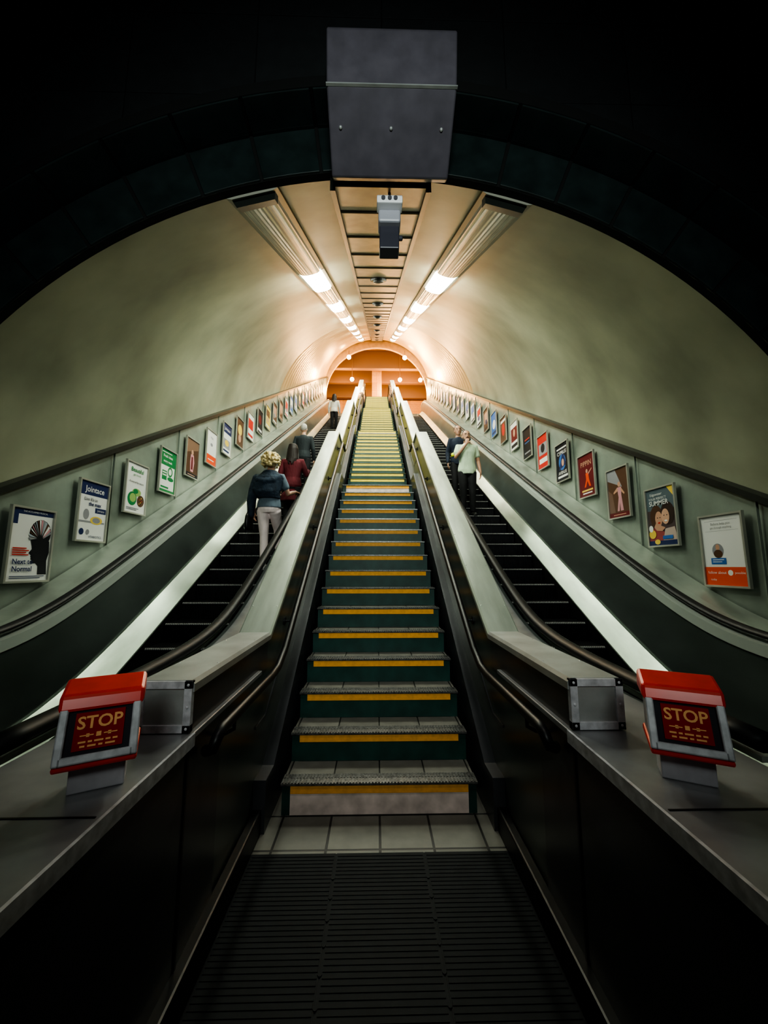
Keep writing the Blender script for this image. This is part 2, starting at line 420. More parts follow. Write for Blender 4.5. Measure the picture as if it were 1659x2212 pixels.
for sg in (-1,1):
    sweep('stringer',rectp(.642,.70,-.5,.235),[(2.70,0-.0),]+[(max(2.8,p[0]),p[1]) for p in pts],M_green,stair,sg=sg)
    sweep('stringer_top_strip',rectp(.655,.685,.235,.247),[(max(2.8,p[0]),p[1]) for p in pts],M_steel,stair,sg=sg)
    bl=empty('stair_balustrade'); top(bl,'solid metal balustrade with brushed cap beside the fixed staircase','balustrade','stair balustrades')
    sweep('side_panel',rectp(.775,.955,-1.95,1.12),[(2.0,0)]+pts,M_green,bl,sg=sg)
    sweep('panel_moulding',rectp(.768,.78,.60,.615),[(2.6,0)]+pts,M_dark,bl,sg=sg)
    sweep('skirting_board',rectp(.700,.775,-.5,.30),[(2.62,0)]+pts,M_dark,bl,sg=sg)
    box('plinth',min(sg*.72,sg*.775),max(sg*.72,sg*.775),-.9,2.62,0,.14,M_black,bl,bevel=.01)
    box('lower_panel',min(sg*.765,sg*.955),max(sg*.765,sg*.955),-.9,2.0,0.0,.92,M_dark,bl)
    box('panel_joint',min(sg*.760,sg*.77),max(sg*.760,sg*.77),1.655,1.667,0.14,.92,M_black,bl)
    box('knee_panel',min(sg*.768,sg*.955),max(sg*.768,sg*.955),1.69,2.8,.92,1.12,M_dark,bl)
    capmesh([(1.66,0),(2.81,0)],M_steel,bl,sg)
    capmesh(pts,M_cap,bl,sg)
    cx=sg*.865
    pb=empty('end_box'); pb.parent=bl
    box('box_core',cx-.1,cx+.1,1.665,1.70,.955,1.145,M_dark,pb)
    bm=bmesh.new()
    bbox(bm,cx-.108,cx+.108,1.648,1.672,1.12,1.148); bbox(bm,cx-.108,cx+.108,1.648,1.672,.955,.983)
    bbox(bm,cx-.108,cx-.078,1.648,1.672,.955,1.148); bbox(bm,cx+.078,cx+.108,1.648,1.672,.955,1.148)
    for xx in (-.093,.093):
        for z in (.97,1.05,1.134): ell(bm,(cx+xx,1.648,z),(.006,.004,.006),10)
    obj_bm('box_frame',bm,M_bezel,pb,bevel=.002)
    box('box_face',cx-.08,cx+.08,1.658,1.668,.98,1.125,M_steel,pb)
    hr=empty('handrail'); top(hr,'dark tubular handrail bracketed to the balustrade beside the stairs','handrail','stair handrails')
    hx=sg*.685
    hp=[(hx+sg*.05,1.77,.84),(hx+sg*.01,1.735,.86),(hx,1.75,.90),(hx,1.80,.915),(hx,2.6,.915),(hx,2.76,.93)]
    for (a,b) in zip(pts[:-1],pts[1:]):
        if b[0]-a[0]>.3: hp.append((hx,a[0]+.14,a[1]+.915+ (b[1]-a[1])/(b[0]-a[0])*.14)); hp.append((hx,b[0]-.05,b[1]+.915-(b[1]-a[1])/(b[0]-a[0])*.05))
    bm=bmesh.new(); tube(bm,hp,.024,12); obj_bm('rail',bm,mat('dark_tube',(.010,.010,.011),.42,spec=.35),hr,smooth=True)
    def hz(y):
        for a,b in zip([(1,0)]+pts[:-1],pts):
            if y<=b[0]: return a[1]+(b[1]-a[1])*(y-a[0])/max(1e-6,b[0]-a[0])+.915
        return pts[-1][1]+.915
    y=1.95
    first=None
    while y<22:
        z=hz(y)
        if first is None:
            bm2=bmesh.new()
            tube(bm2,[(0,0,-.02),(0,0,-.06),(sg*.04,0,-.08),(sg*.085,0,-.08)],.009,8); cyl(bm2,(sg*.086,0,-.08),.032,.012,'X',16)
            first=obj_bm('bracket',bm2,M_rail,hr,smooth=False); first.location=(hx,y,z)
        else:
            c=first.copy(); c.location=(hx,y,z); COL.objects.link(c)
        y+=1.35

# ------------------------------------------------------------ escalators
def rndrail(cx,cz,w=.05,h=.035):
    return [(cx+w*math.cos(2*math.pi*i/14),cz+h*math.sin(2*math.pi*i/14)) for i in range(14)]
def make_stepmesh():
    bm=bmesh.new()
    bbox(bm,-.5,.5,.0,.40,-.03,-.012)
    x=-.5
    while x<.495:
        bbox(bm,x,x+.011,.012,.40,-.012,0); x+=.0222
    for i in range(5):
        a=i/5; b=(i+1)/5
        bbox(bm,-.5,.5,.02+.05*a*a,.06+.05*a*a,-.03-.2*b,-.03-.2*a+.001)
    x=-.5
    while x<.495:
        bbox(bm,x,x+.011,.008,.022,-.22,-.012); x+=.0222
    x=-.5
    while x<.495:
        bbox(bm,x,x+.011,-.002,.022,-.016,.0015,mi=1); x+=.0222
    o=obj_bm('escalator_step',bm,[M_step,M_stepn]); me=o.data; bpy.data.objects.remove(o); return me
me_es=make_stepmesh()
YS0=2.98
def treads(Y):
    i=int((Y-YS0)/.4); y=YS0+.4*i
    return y,base(y)
for sg in (-1,1):
    es=empty('escalator',(0,0,0)); top(es,'long escalator with black grooved steps and grey green metal sides','escalator','two escalators')
    near=bpath(1.45,24.2)
    for k in range(52):
        y=YS0+.4*k
        newo('step',me_es,es,(sg*2.1,y,base(y)))
    sweep('underside_tray',rectp(1.58,2.64,-.6,-.24),bpath(3.1,24.2),M_black,es,sg=sg)
    sweep('inner_deck',rectp(.980,1.27,.87,.90),bpath(2.3,24.2),M_deck,es,sg=sg)
    sweep('inner_side_panel',[(1.27,.9),(1.30,.9),(1.42,.24),(1.42,-.3),(1.27,-.3)],near,M_green,es,sg=sg)
    sweep('inner_skirting',[(1.42,.24),(1.44,.25),(1.585,.07),(1.585,.05),(1.42,.05)],bpath(2.4,24.2),M_white,es,sg=sg)
    sweep('outer_skirting',[(2.80,.25),(2.78,.26),(2.615,.07),(2.615,.05),(2.80,.05)],bpath(2.4,24.2),M_white,es,sg=sg)
    sweep('skirt_panel',rectp(1.57,1.585,-.3,.055),bpath(2.4,24.2),M_black,es,sg=sg)
    sweep('skirt_panel',rectp(2.612,2.63,-.3,.055),bpath(2.4,24.2),M_black,es,sg=sg)
    sweep('outer_side_panel',[(2.80,.24),(2.88,.92),(2.93,.92),(2.93,-.4),(2.80,-.4)],near,M_green,es,sg=sg)
    sweep('outer_deck',[(2.93,.86),(3.43,.90),(3.43,.94),(3.2,.93),(2.93,.90)],near,M_frieze,es,sg=sg)
    sweep('handrail_trim',[(1.325,.895),(1.385,.895),(1.385,.915),(1.325,.915)],near,M_railm,es,sg=sg)
    sweep('handrail_trim',[(2.858,.845),(2.872,.845),(3.075,.905),(3.075,.93),(2.868,.93)],near,M_railm,es,sg=sg)
    sweep('moving_handrail',rndrail(1.345,.960),near,M_rail,es,sg=sg,smooth=True)
    sweep('moving_handrail',rndrail(2.965,.972),near,M_rail,es,sg=sg,smooth=True)
    bm=bmesh.new(); bbox(bm,min(sg*.745,sg*1.26),max(sg*.745,sg*1.26),-.9,2.6,.925,.95)
    obj_bm('newel_deck',bm,M_deck,es,bevel=.004)
    box('newel_deck_lip',min(sg*.738,sg*.748),max(sg*.738,sg*.748),-.9,1.66,.905,.952,M_bezel,es)
    bm=bmesh.new(); bbox(bm,min(sg*.76,sg*1.25),max(sg*.76,sg*1.25),1.135,1.141,.948,.952); obj_bm('deck_joint',bm,M_black,es)
    box('newel_body',min(sg*.96,sg*1.25),max(sg*.96,sg*1.25),-.9,2.6,0,.92,M_dark,es)
    box('comb_plate',min(sg*1.585,sg*2.615),max(sg*1.585,sg*2.615),2.3,YS0-.002,.0,.012,M_steel,es)

# ------------------------------------------------------------ stop button boxes
def stopbox(loc,rz,lab):
    e=empty('emergency_stop_box',loc,(0,0,rz)); top(e,lab,'emergency stop','emergency stop boxes')
    bm=bmesh.new(); pr=[(-.035,0),(.045,0),(.04,.12),(-.03,.12)]
    prism(bm,pr,-.070,.070); obj_bm('post',bm,M_post,e,bevel=.004)
    hw=.100
    pr=[(-.094,.104),(-.074,.094),(.05,.116),(.055,.245),(-.02,.257),(-.03,.245)]
    bm=bmesh.new(); prism(bm,pr,-hw+.006,hw-.006); obj_bm('housing',bm,mat('housing_grey',(.30,.30,.32),.4,.2),e,bevel=.008)
    bm=bmesh.new(); prism(bm,[(-.060,.232),(-.044,.276),(.055,.306),(.072,.240)],-hw-.006,hw+.006); obj_bm('red_lid',bm,M_red,e,bevel=.010)
    bm=bmesh.new(); prism(bm,[(-.102,.089),(-.104,.104),(.06,.128),(.06,.106)],-hw,hw); obj_bm('red_tray',bm,M_red,e,bevel=.006)
    A=Vector((0,-.094,.104)); B=Vector((0,-.040,.244)); up=(B-A).normalized(); nrm=Vector((0,-up.z,up.y))
    M=Matrix(((1,0,0,0),(0,up.y,nrm.y,(A.y+B.y)/2),(0,up.z,nrm.z,(A.z+B.z)/2),(0,0,0,1)))
    bm=bmesh.new()
    for (x0,x1,y0,y1) in ((-hw,-hw+.022,-.076,.076),(hw-.022,hw,-.076,.076),(-.09,.09,.064,.076),(-.09,.09,-.076,-.054)):
        bbox(bm,x0,x1,y0,y1,-.004,.014,M=M)
    obj_bm('bezel',bm,M_bezel,e,bevel=.004)
    bm=bmesh.new(); bbox(bm,-.082,.082,-.060,.066,0,.003,M=M); obj_bm('recess',bm,mat('recess_dark',(.05,.05,.06),.8,spec=.1),e)
    bm=bmesh.new(); bbox(bm,-.060,.060,-.044,.054,.003,.007,M=M); obj_bm('sign_plate',bm,M_redsign,e)
    me=textmesh('STOP',.046,.001); me.transform(M@Matrix.Translation((0,.025,.0082))); me.materials.append(M_gold); newo('lettering',me,e,(0,0,0))
    bm=bmesh.new()
    for s in (-1,1):
        bbox(bm,min(s*.012,s*.045),max(s*.012,s*.045),-.0085,-.0055,.007,.0085,M=M)
        bbox(bm,min(s*.022,s*.03),max(s*.022,s*.03),-.0115,-.0025,.007,.0085,M=M)
    bbox(bm,-.006,.006,-.013,-.001,.007,.0085,M=M)
    x=-.047
    for w in (.018,.010,.022,.012,.012):
        bbox(bm,x,x+w,-.026,-.021,.007,.0085,M=M); x+=w+.005
    x=-.042
    for w in (.012,.02,.01,.024): bbox(bm,x,x+w,-.037,-.032,.007,.0085,M=M); x+=w+.006
    obj_bm('ornament',bm,M_gold,e)
stopbox((-.868,1.30,.95),math.radians(27),'red lidded STOP button box on steel deck, turned inward')
stopbox((.94,1.30,.95),math.radians(-27),'red lidded STOP button box beside riveted end box')

# ------------------------------------------------------------ posters
W,H=.465,.69
NAVY=(.02,.035,.12);WHT=(.75,.75,.72);RED=(.6,.04,.03);ORG=(.8,.10,.03);GRN=(.03,.22,.07);BRN=(.12,.06,.035);BLK=(.015,.015,.02);BLU=(.05,.16,.45);SKN=(.55,.32,.22);MAR=(.16,.015,.02);YEL=(.75,.55,.12);GRY=(.3,.3,.32);PNK=(.6,.3,.33);LGR=(.3,.45,.15)
def poster(loc,rz,bg,items,texts,lab,grp):
    e=empty('poster',loc,(0,0,rz)); top(e,lab,'poster',grp)
    bm=bmesh.new(); fw=.02
    bbox(bm,-W/2-fw,-W/2,-.03,0.0,-H/2-fw,H/2+fw); bbox(bm,W/2,W/2+fw,-.03,0.0,-H/2-fw,H/2+fw)
    bbox(bm,-W/2,W/2,-.03,0.0,H/2,H/2+fw); bbox(bm,-W/2,W/2,-.03,0.0,-H/2-fw,-H/2)
    obj_bm('frame',bm,M_frame,e)
    bm=bmesh.new(); mats=[flat(bg)]; 
    bbox(bm,-W/2,W/2,-.014,-.002,-H/2,H/2)
    d=-.0145
    for it in items:
        c=flat(it[-1])
        if c not in mats: mats.append(c)
        mi=mats.index(c); d-=.0003
        if it[0]=='e':
            pl=[(it[1]+it[3]*math.cos(2*math.pi*i/18),it[2]+it[4]*math.sin(2*math.pi*i/18)) for i in range(18)]
        elif it[0]=='p': pl=it[1]
        else: pl=[(it[0],it[2]),(it[1],it[2]),(it[1],it[3]),(it[0],it[3])]
        f=bm.faces.new([bm.verts.new((x*W,d,z*H)) for x,z in pl]); f.material_index=mi
        f.normal_update()
        if f.normal.y>0: f.normal_flip()
    obj_bm('sheet',bm,mats,e,recalc=False)
    for s,x,z,size,c in texts:
        me=textmesh(s,size*H,.0012 if size>.07 else 0); me.transform(Matrix.Translation((x*W,d-.001,z*H))@Matrix.Rotation(math.pi/2,4,'X'))
        me.materials.append(flat(c)); newo('lettering',me,e,(0,0,0))
    return e
# larger face profile looking toward the near edge, swept-back hair
hp0=[(.12,.24),(.24,.20),(.46,.06),(.48,-.10),(.44,-.22),(.47,-.42),(.27,-.42),(.26,-.30),(.20,-.26),(.13,-.265),(.10,-.24),(.115,-.215),(.085,-.20),(.10,-.185),(.08,-.165),(.095,-.15),(.04,-.12),(.045,-.105),(.095,-.06),(.085,-.02),(.06,.04),(.07,.12)]
head=('p',[(min(.49,.48-(.48-x)*1.15),z) for x,z in hp0],BLK)
swirl=[]
for i in range(16):
    a=math.radians(5+i*11.5)
    swirl.append(('p',[(.20+.08*math.cos(a),.09+.05*math.sin(a)),(min(.49,.20+.29*math.cos(a+.12)),.13+.23*math.sin(a+.12)),(.20+.25*math.cos(a+.30),.13+.24*math.sin(a+.30))],(GRY,PNK,WHT,BRN,(.4,.45,.5))[i%5]))
LD=[
 (WHT,[(-.5,.5,.42,.5,NAVY),(-.5,-.36,.28,.42,NAVY),('e',.21,.17,.27,.20,BLK),head]+swirl+[(-.42,-.10,-.06,-.045,RED),(-.42,-.04,-.09,-.075,RED),(-.42,-.1,-.12,-.105,RED),(-.42,-.04,-.15,-.135,RED),(-.42,.4,-.445,-.435,NAVY),(-.42,.3,-.47,-.46,NAVY)],
  [('Next to',-.16,-.24,.10,NAVY),('Normal',-.16,-.34,.10,NAVY),('THE ACCLAIMED MUSICAL',.02,.46,.034,WHT)],'white theatre poster with black head silhouette reading Next to Normal'),
 (WHT,[(-.5,.5,.27,.5,NAVY),(.08,.48,-.02,.07,NAVY),('e',-.22,-.06,.10,.09,GRY),(-.45,.45,-.2,-.17,GRY),('e',.15,-.15,.22,.07,YEL),('e',.15,-.15,.14,.05,GRY),('e',-.33,-.36,.08,.055,NAVY),('e',-.12,-.36,.06,.045,GRY)],
  [('Jointace',.01,.37,.142,WHT),('Live life to',-.1,.20,.075,GRY),('the max',.05,.12,.09,NAVY),('Jointace',.28,.025,.055,WHT),('VITABIOTICS',.15,-.44,.055,NAVY)],'white and navy supplement poster reading Jointace'),
 (WHT,[('e',.05,-.08,.22,.08,LGR),('e',.27,-.24,.18,.12,BRN),('e',-.15,-.22,.22,.14,GRN),('e',-.12,-.2,.15,.09,LGR),('e',.0,-.06,.12,.05,GRN),(-.4,.2,-.42,-.40,GRY),(-.4,.1,-.45,-.43,GRY)]+[('e',.2+.03*(i%5),-.3+.03*(i*3%5),.02,.014,(RED,YEL)[i%2]) for i in range(8)],
  [('Beautiful',0,.37,.12,GRN),('girl foods',0,.27,.065,GRN),('Powered by nature',0,.12,.06,BLK)],'white food poster with green salad picture'),
 (GRN,[(-.44,.44,-.44,.12,WHT),(-.35,-.05,-.22,.0,GRN),(-.32,-.08,-.06,-.03,WHT),(-.32,-.08,-.12,-.09,WHT),('e',.15,.0,.16,.12,GRN),('e',.15,.0,.10,.075,WHT),('e',.2,-.17,.2,.05,GRN),(-.4,.1,-.41,-.37,GRN),(-.42,.2,.42,.44,WHT)],[('Fresh ideas',-.05,.34,.09,WHT),('every week',-.05,.22,.08,WHT)],'green and white poster with simple line drawings'),
 (BRN,[('p',[(-.5,.5),(.5,.5),(.5,.3),(-.5,.1)],(.25,.15,.1)),('e',.0,.16,.09,.07,SKN),('p',[(-.12,.10),(.12,.10),(.2,-.1),(.12,-.36),(-.1,-.36),(-.16,-.1)],PNK),('p',[(-.06,.04),(.06,.04),(.08,-.3),(-.06,-.3)],MAR),(-.5,.5,-.5,-.40,BLK),(-.3,.3,-.46,-.44,SKN)],[],'brown theatrical portrait poster'),
 (WHT,[(-.5,.5,-.5,-.22,ORG),('e',0,.1,.12,.05,GRY),(-.3,.3,-.38,-.35,WHT)],[('YOU',0,.3,.09,GRY)],'white poster with orange lower band'),
 (WHT,[(-.5,.5,.2,.5,NAVY),(-.4,.4,-.3,.0,GRY),('e',0,-.12,.25,.1,YEL),(-.4,.3,-.42,-.36,NAVY)],[('Jointace',0,.34,.142,WHT)],'navy and white supplement poster reading Jointace'),
 (BRN,[('e',0,.1,.3,.2,YEL),('e',0,-.2,.2,.15,SKN)],[],'brown and gold poster'),
 (WHT,[(-.4,.4,-.1,.3,RED),(-.4,.4,-.4,-.3,RED)],[],'white poster with red block'),
 (BLK,[('e',0,.1,.3,.2,MAR),(-.4,.4,-.4,-.3,WHT)],[],'black and maroon poster'),
]
RD=[
 (WHT,[(-.40,.40,.28,.283,GRY),(-.40,.40,.43,.433,GRY),('e',-.13,.0,.14,.10,GRY),('e',-.13,.045,.05,.045,SKN),('e',-.13,-.05,.11,.06,BRN),(-.32,.05,-.2,-.11,BLU),(-.28,-.0,-.14,-.13,WHT),(-.28,-.05,-.17,-.16,WHT),(-.5,.5,-.5,-.24,ORG),('e',.12,-.32,.06,.04,WHT)],
  [('Before help you',0,.385,.05,GRY),('get through anything',0,.33,.042,GRY),('follow about',-.20,-.32,.06,WHT),('possible',.34,-.32,.05,WHT),('today',-.3,-.42,.045,WHT)],'white poster with small portrait and orange lower band'),
 ((.10,.07,.07),[(-.5,.5,.12,.5,(.12,.16,.18)),
   ('e',-.18,.0,.23,.21,(.10,.05,.03)),('e',.22,.04,.24,.20,(.05,.03,.025)),
   ('p',[(-.5,-.42),(-.42,-.2),(-.1,-.18),(.1,-.3),(.1,-.42)],(.35,.08,.08)),('p',[(.0,-.42),(.1,-.22),(.42,-.2),(.5,-.42)],(.5,.4,.35)),
   ('e',-.10,-.04,.13,.135,SKN),('e',.14,-.01,.135,.135,(.62,.38,.27)),
   ('e',-.14,-.02,.02,.008,BLK),('e',-.05,-.02,.02,.008,BLK),('e',.10,.01,.02,.008,BLK),('e',.2,.01,.02,.008,BLK),
   ('e',-.09,-.11,.045,.014,RED),('e',.15,-.085,.05,.016,WHT),
   ('p',[(-.28,-.18),(-.2,-.1),(.0,-.17),(.12,-.2),(.0,-.26),(-.2,-.24)],SKN),
   ('p',[(.26,.5),(.5,.5),(.5,.3),(.4,.38)],YEL),('e',-.36,-.3,.13,.08,YEL),(-.5,.5,-.5,-.42,NAVY),('e',-.40,-.2,.08,.06,WHT),('e',-.2,-.44,.1,.045,YEL),(.0,.35,-.40,-.34,BLU)],
  [('Edgewater',-.12,.40,.07,WHT),('YOUR PERFECT',-.08,.32,.062,WHT),('SUMMER',-.05,.24,.12,WHT)],'colourful poster of an embracing couple reading SUMMER'),
 (BRN,[('p',[(-.5,.5),(-.1,.5),(.2,.1),(-.5,.3)],GRY),('p',[(-.5,.1),(-.3,.0),(-.2,-.4),(-.5,-.4)],(.2,.12,.09)),('e',.06,.17,.07,.055,SKN),('p',[(-.04,.11),(.16,.11),(.14,-.06),(.2,-.38),(.06,-.38),(.05,-.2),(.0,-.38),(-.1,-.38),(.0,-.1)],PNK),('p',[(-.04,.11),(-.24,.02),(-.22,-.01),(-.0,.04)],SKN),('p',[(.14,.1),(.3,-.03),(.27,-.06),(.12,.03)],SKN),(-.5,.5,-.5,-.41,MAR),(-.3,.3,-.46,-.445,SKN)],[],'brown dance poster with draped figure'),
 (MAR,[('e',.02,.10,.06,.05,SKN),('p',[(-.06,.05),(.12,.05),(.14,-.1),(.24,-.28),(.14,-.28),(.04,-.14),(-.08,-.28),(-.18,-.28),(-.04,-.1)],ORG),('p',[(.1,.05),(.34,.14),(.34,.11),(.1,.0)],SKN),(-.35,.35,-.38,-.34,YEL),(-.3,.3,-.44,-.41,WHT)],[('PIPPIN',0,.28,.17,SKN)],'maroon theatre poster with dancer and curling title'),
 (BLK,[('e',0,.0,.28,.22,BLU),('p',[(-.3,-.2),(.1,.3),(.3,-.1)],NAVY),('e',.05,-.02,.1,.1,SKN),(-.4,.4,.36,.40,WHT),(-.4,.4,-.42,-.36,WHT)],[('CYPRUS',0,.25,.14,WHT),('AVENUE',0,-.29,.12,WHT)],'dark blue poster with white lettering'),
 (RED,[(-.4,.4,-.1,.25,GRY),('e',0,.1,.2,.14,BLK),(-.4,.4,-.35,-.2,WHT)],[],'red event poster with grey photo'),
 (BLK,[(-.3,.3,.1,.14,RED),(-.3,.3,.0,.03,BLU),(-.35,.35,-.35,-.3,GRY)],[],'black poster with thin red title'),
 (WHT,[(-.45,.45,-.2,.3,MAR),('e',0,.1,.15,.14,SKN),(-.45,.45,-.42,-.3,BLK)],[],'white bordered maroon portrait poster'),
 (BRN,[('e',0,.0,.25,.25,RED),(-.4,.4,.3,.4,WHT)],[],'brown and red poster'),
 (BLU,[('e',0,0,.3,.2,WHT),(-.4,.4,-.4,-.3,NAVY)],[],'blue poster with white centre'),
]
GEN=[(BLU,WHT,'blue'),(BRN,SKN,'brown'),(WHT,BLU,'white'),(RED,WHT,'red'),(NAVY,YEL,'navy'),(YEL,BRN,'yellow'),(WHT,RED,'white'),(BLK,ORG,'black')]
for sg,D,y00 in ((-1,LD,3.91),(1,RD,3.82)):
    for k in range(26):
        y=y00+.787*k; z=CZ-1.97+T*y
        loc=(sg*3.425,y,z); rz=math.pi/2 if sg<0 else -math.pi/2
        grp='framed posters along the shaft walls'
        if k<len(D): bg,it,tx,lab=D[k]; poster(loc,rz,bg,it,tx,lab,grp)
        else:
            bg,c2,nm=random.choice(GEN)
            poster(loc,rz,bg,[(-.38,.38,-.05+random.uniform(-.1,.1),.35,c2),('e',random.uniform(-.1,.1),-.1,.2,.12,random.choice([SKN,GRY,MAR,NAVY])),(-.4,.4,-.42,-.34,random.choice([WHT,BLK,c2]))],[],'small framed %s advertising poster'%nm,grp)

# ------------------------------------------------------------ people
SKIN=mat('skin',(.50,.30,.21),.5,nscale=10,noise=.1)
SKIN2=mat('skin_tan',(.42,.235,.155),.5,nscale=10,noise=.1)
def cloth(name,col): return mat(name,col,.82,nscale=9,noise=.3,bump=.9,bscale=11,stretch=(1,1,.45))
def remesh(o,v,sm=3):
    m=o.modifiers.new('r','REMESH'); m.mode='VOXEL'; m.voxel_size=v; m.use_smooth_shade=True
    s=o.modifiers.new('s','SMOOTH'); s.iterations=sm; s.factor=.5
def hand(bm,w,d,n,curl=.6):
    w=Vector(w); d=Vector(d).normalized(); n=Vector(n); n=(n-d*n.dot(d)).normalized(); s=d.cross(n)
    L=[]
    for f,a,b in ((-.01,.024,.018),(.02,.03,.017),(.055,.04,.016),(.09,.040,.013),(.097,.03,.008)):
        L.append([bm.verts.new(w+d*f+s*a*math.cos(2*math.pi*k/12)+n*b*math.sin(2*math.pi*k/12)) for k in range(12)])
    for a,b in zip(L[:-1],L[1:]):
        for k in range(12): bm.faces.new((a[k],a[(k+1)%12],b[(k+1)%12],b[k]))
    bm.faces.new(L[0][::-1]); bm.faces.new(L[-1])
    for off,ln in ((-.031,.068),(-.0105,.078),(.0105,.073),(.031,.058)):
        p=w+d*.088+s*off; pts=[p]; ang=0
        for q in (.42,.32,.26):
            ang+=curl*.55
            p=p+(d*math.cos(ang)+n*math.sin(ang)+s*off*1.5)*ln*q; pts.append(p)
        tube(bm,pts,[.0095,.009,.008,.007],8)
    p=w+d*.025-s*.03; q=p+(-s*.7+d*.7+n*.3)*.035; r=q+(d*.9-s*.2+n*.3)*.03
    tube(bm,[p,q,r],[.012,.010,.008],8)
TOR=[(.84,.0,.0,.13,.10),(.92,0,.01,.165,.115),(1.0,0,.01,.155,.105),(1.08,0,0,.135,.095),(1.17,0,0,.14,.098),(1.28,0,-.005,.165,.112),(1.37,0,0,.175,.105),(1.42,0,.005,.145,.085),(1.455,0,.008,.08,.068),(1.49,0,.005,.056,.056),(1.54,0,0,.054,.056)]
HEAD=[(1.512,0,-.05,.022,.022),(1.525,0,-.042,.042,.045),(1.555,0,-.025,.056,.07),(1.59,0,-.012,.066,.086),(1.63,0,-.002,.074,.096),(1.67,0,.004,.077,.099),(1.705,0,.006,.070,.09),(1.735,0,.008,.05,.066),(1.752,0,.01,.02,.03)]
def person(lab,loc,rot,sc,arms,legs,topc,sleeve,hem,panc,shoec,hair,hairc,skin=None,vox=.007,beard=False,extra=None,lw=1.0):
    skin=skin or SKIN
    e=empty('person',loc,(0,0,rot),sc); top(e,lab,'person')
    A={}
    for s in (-1,1):
        el,wr,hd,nn,cl=arms[s]
        A[s]=(Vector((s*.175,.0,1.40)),Vector(el),Vector(wr),hd,nn,cl)
    bm=bmesh.new(); loft(bm,TOR); loft(bm,HEAD)
    tube(bm,[(0,-.088,1.645),(0,-.103,1.615),(0,-.112,1.595)],[.008,.011,.014],8)
    ell(bm,(0,-.088,1.563),(.022,.012,.010),10)
    ell(bm,(0,-.082,1.655),(.05,.018,.010),10)
    for s in (-1,1):
        ell(bm,(s*.078,.01,1.615),(.010,.02,.033),10)
        sh,el,wr,hd,nn,cl=A[s]
        tube(bm,[(s*.10,0,1.40),sh,(sh*.45+el*.55),el,(el*.6+wr*.4),wr],[.055,.052,.045,.038,.036,.024],12)
        hand(bm,wr,hd,nn,cl)
        kn,an=legs[s]; hp=Vector((s*.088,.01,.90)); kn=Vector(kn); an=Vector(an)
        tube(bm,[hp,(hp+kn)/2,kn,kn*.65+an*.35,an],[.088*lw,.075*lw,.055*lw,.052*lw,.036],12)
    b=obj_bm('body',bm,skin,e,smooth=True); remesh(b,vox,2)
    bm=bmesh.new(); loft(bm,[(.84,0,.01,.15,.115),(.90,0,.01,.172,.13),(.98,0,.01,.165,.118),(1.03,0,.005,.152,.11)])
    for s in (-1,1):
        kn,an=legs[s]; hp=Vector((s*.088,.01,.88)); kn=Vector(kn); an=Vector(an)
        tube(bm,[hp,(hp+kn)/2,kn,kn*.5+an*.5,an+Vector((0,0,.02))],[.102*lw,.088*lw,.068*lw,.062*lw,.052],14)
    b=obj_bm('trousers',bm,panc,e,smooth=True); remesh(b,.010,2)
    for s in (-1,1):
        an=Vector(legs[s][1]); bm=bmesh.new(); g=an.z-.085
        tube(bm,[(an.x,an.y+.035,g+.042),(an.x,an.y-.04,g+.045),(an.x+s*.01,an.y-.13,g+.032),(an.x+s*.015,an.y-.18,g+.024)],[.04,.044,.038,.024],10)
        bbox(bm,an.x-.035,an.x+.04,an.y-.19,an.y+.07,g,g+.02)
        b=obj_bm('shoe',bm,shoec,e,smooth=True); remesh(b,.008,2)
    bm=bmesh.new(); k=.022
    rr=[(z,cx,cy,rx+k,ry+k) for z,cx,cy,rx,ry in TOR if z>=hem-.01 and z<1.44]
    if hem<.84: rr=[(hem,0,.01,.22,.16),((hem+.84)/2,0,.01,.205,.15)]+rr
    rr=rr+[(1.45,0,.008,.095,.085),(1.475,0,.008,.07,.068)]
    loft(bm,rr)
    for s in (-1,1):
        sh,el,wr,hd,nn,cl=A[s]
        if sleeve=='long': tube(bm,[(s*.10,0,1.395),sh,(sh+el)/2,el,(el+wr)/2,wr],[.07,.068,.06,.052,.046,.038],12)
        else: tube(bm,[(s*.10,0,1.395),sh,sh*.55+el*.45,sh*.35+el*.65],[.068,.068,.062,.06],12)
    b=obj_bm('coat' if sleeve=='long' else 'shirt',bm,topc,e,smooth=True); remesh(b,.010,3)
    bm=bmesh.new()
    for s in (-1,1): ell(bm,(s*.031,-.088,1.635),(.013,.008,.006),10)
    obj_bm('eyes',bm,mat('eye_white',(.5,.48,.45),.2),e,smooth=True)
    bm=bmesh.new()
    for s in (-1,1): ell(bm,(s*.031,-.0945,1.635),(.006,.004,.006),8)
    obj_bm('irises',bm,M_black,e,smooth=True)
    bm=bmesh.new()
    for s in (-1,1): tube(bm,[(s*.014,-.099,1.655),(s*.032,-.10,1.661),(s*.050,-.09,1.655)],.0045,6)
    obj_bm('eyebrows',bm,mat('brow_hair',(.03,.02,.015),.8) if beard else hairc,e,smooth=True)
    bm=bmesh.new(); ell(bm,(0,-.099,1.560),(.022,.005,.006),10); obj_bm('lips',bm,mat('lips',(.35,.12,.10),.4),e,smooth=True)
    rs=random.Random(3)
    bm=bmesh.new()
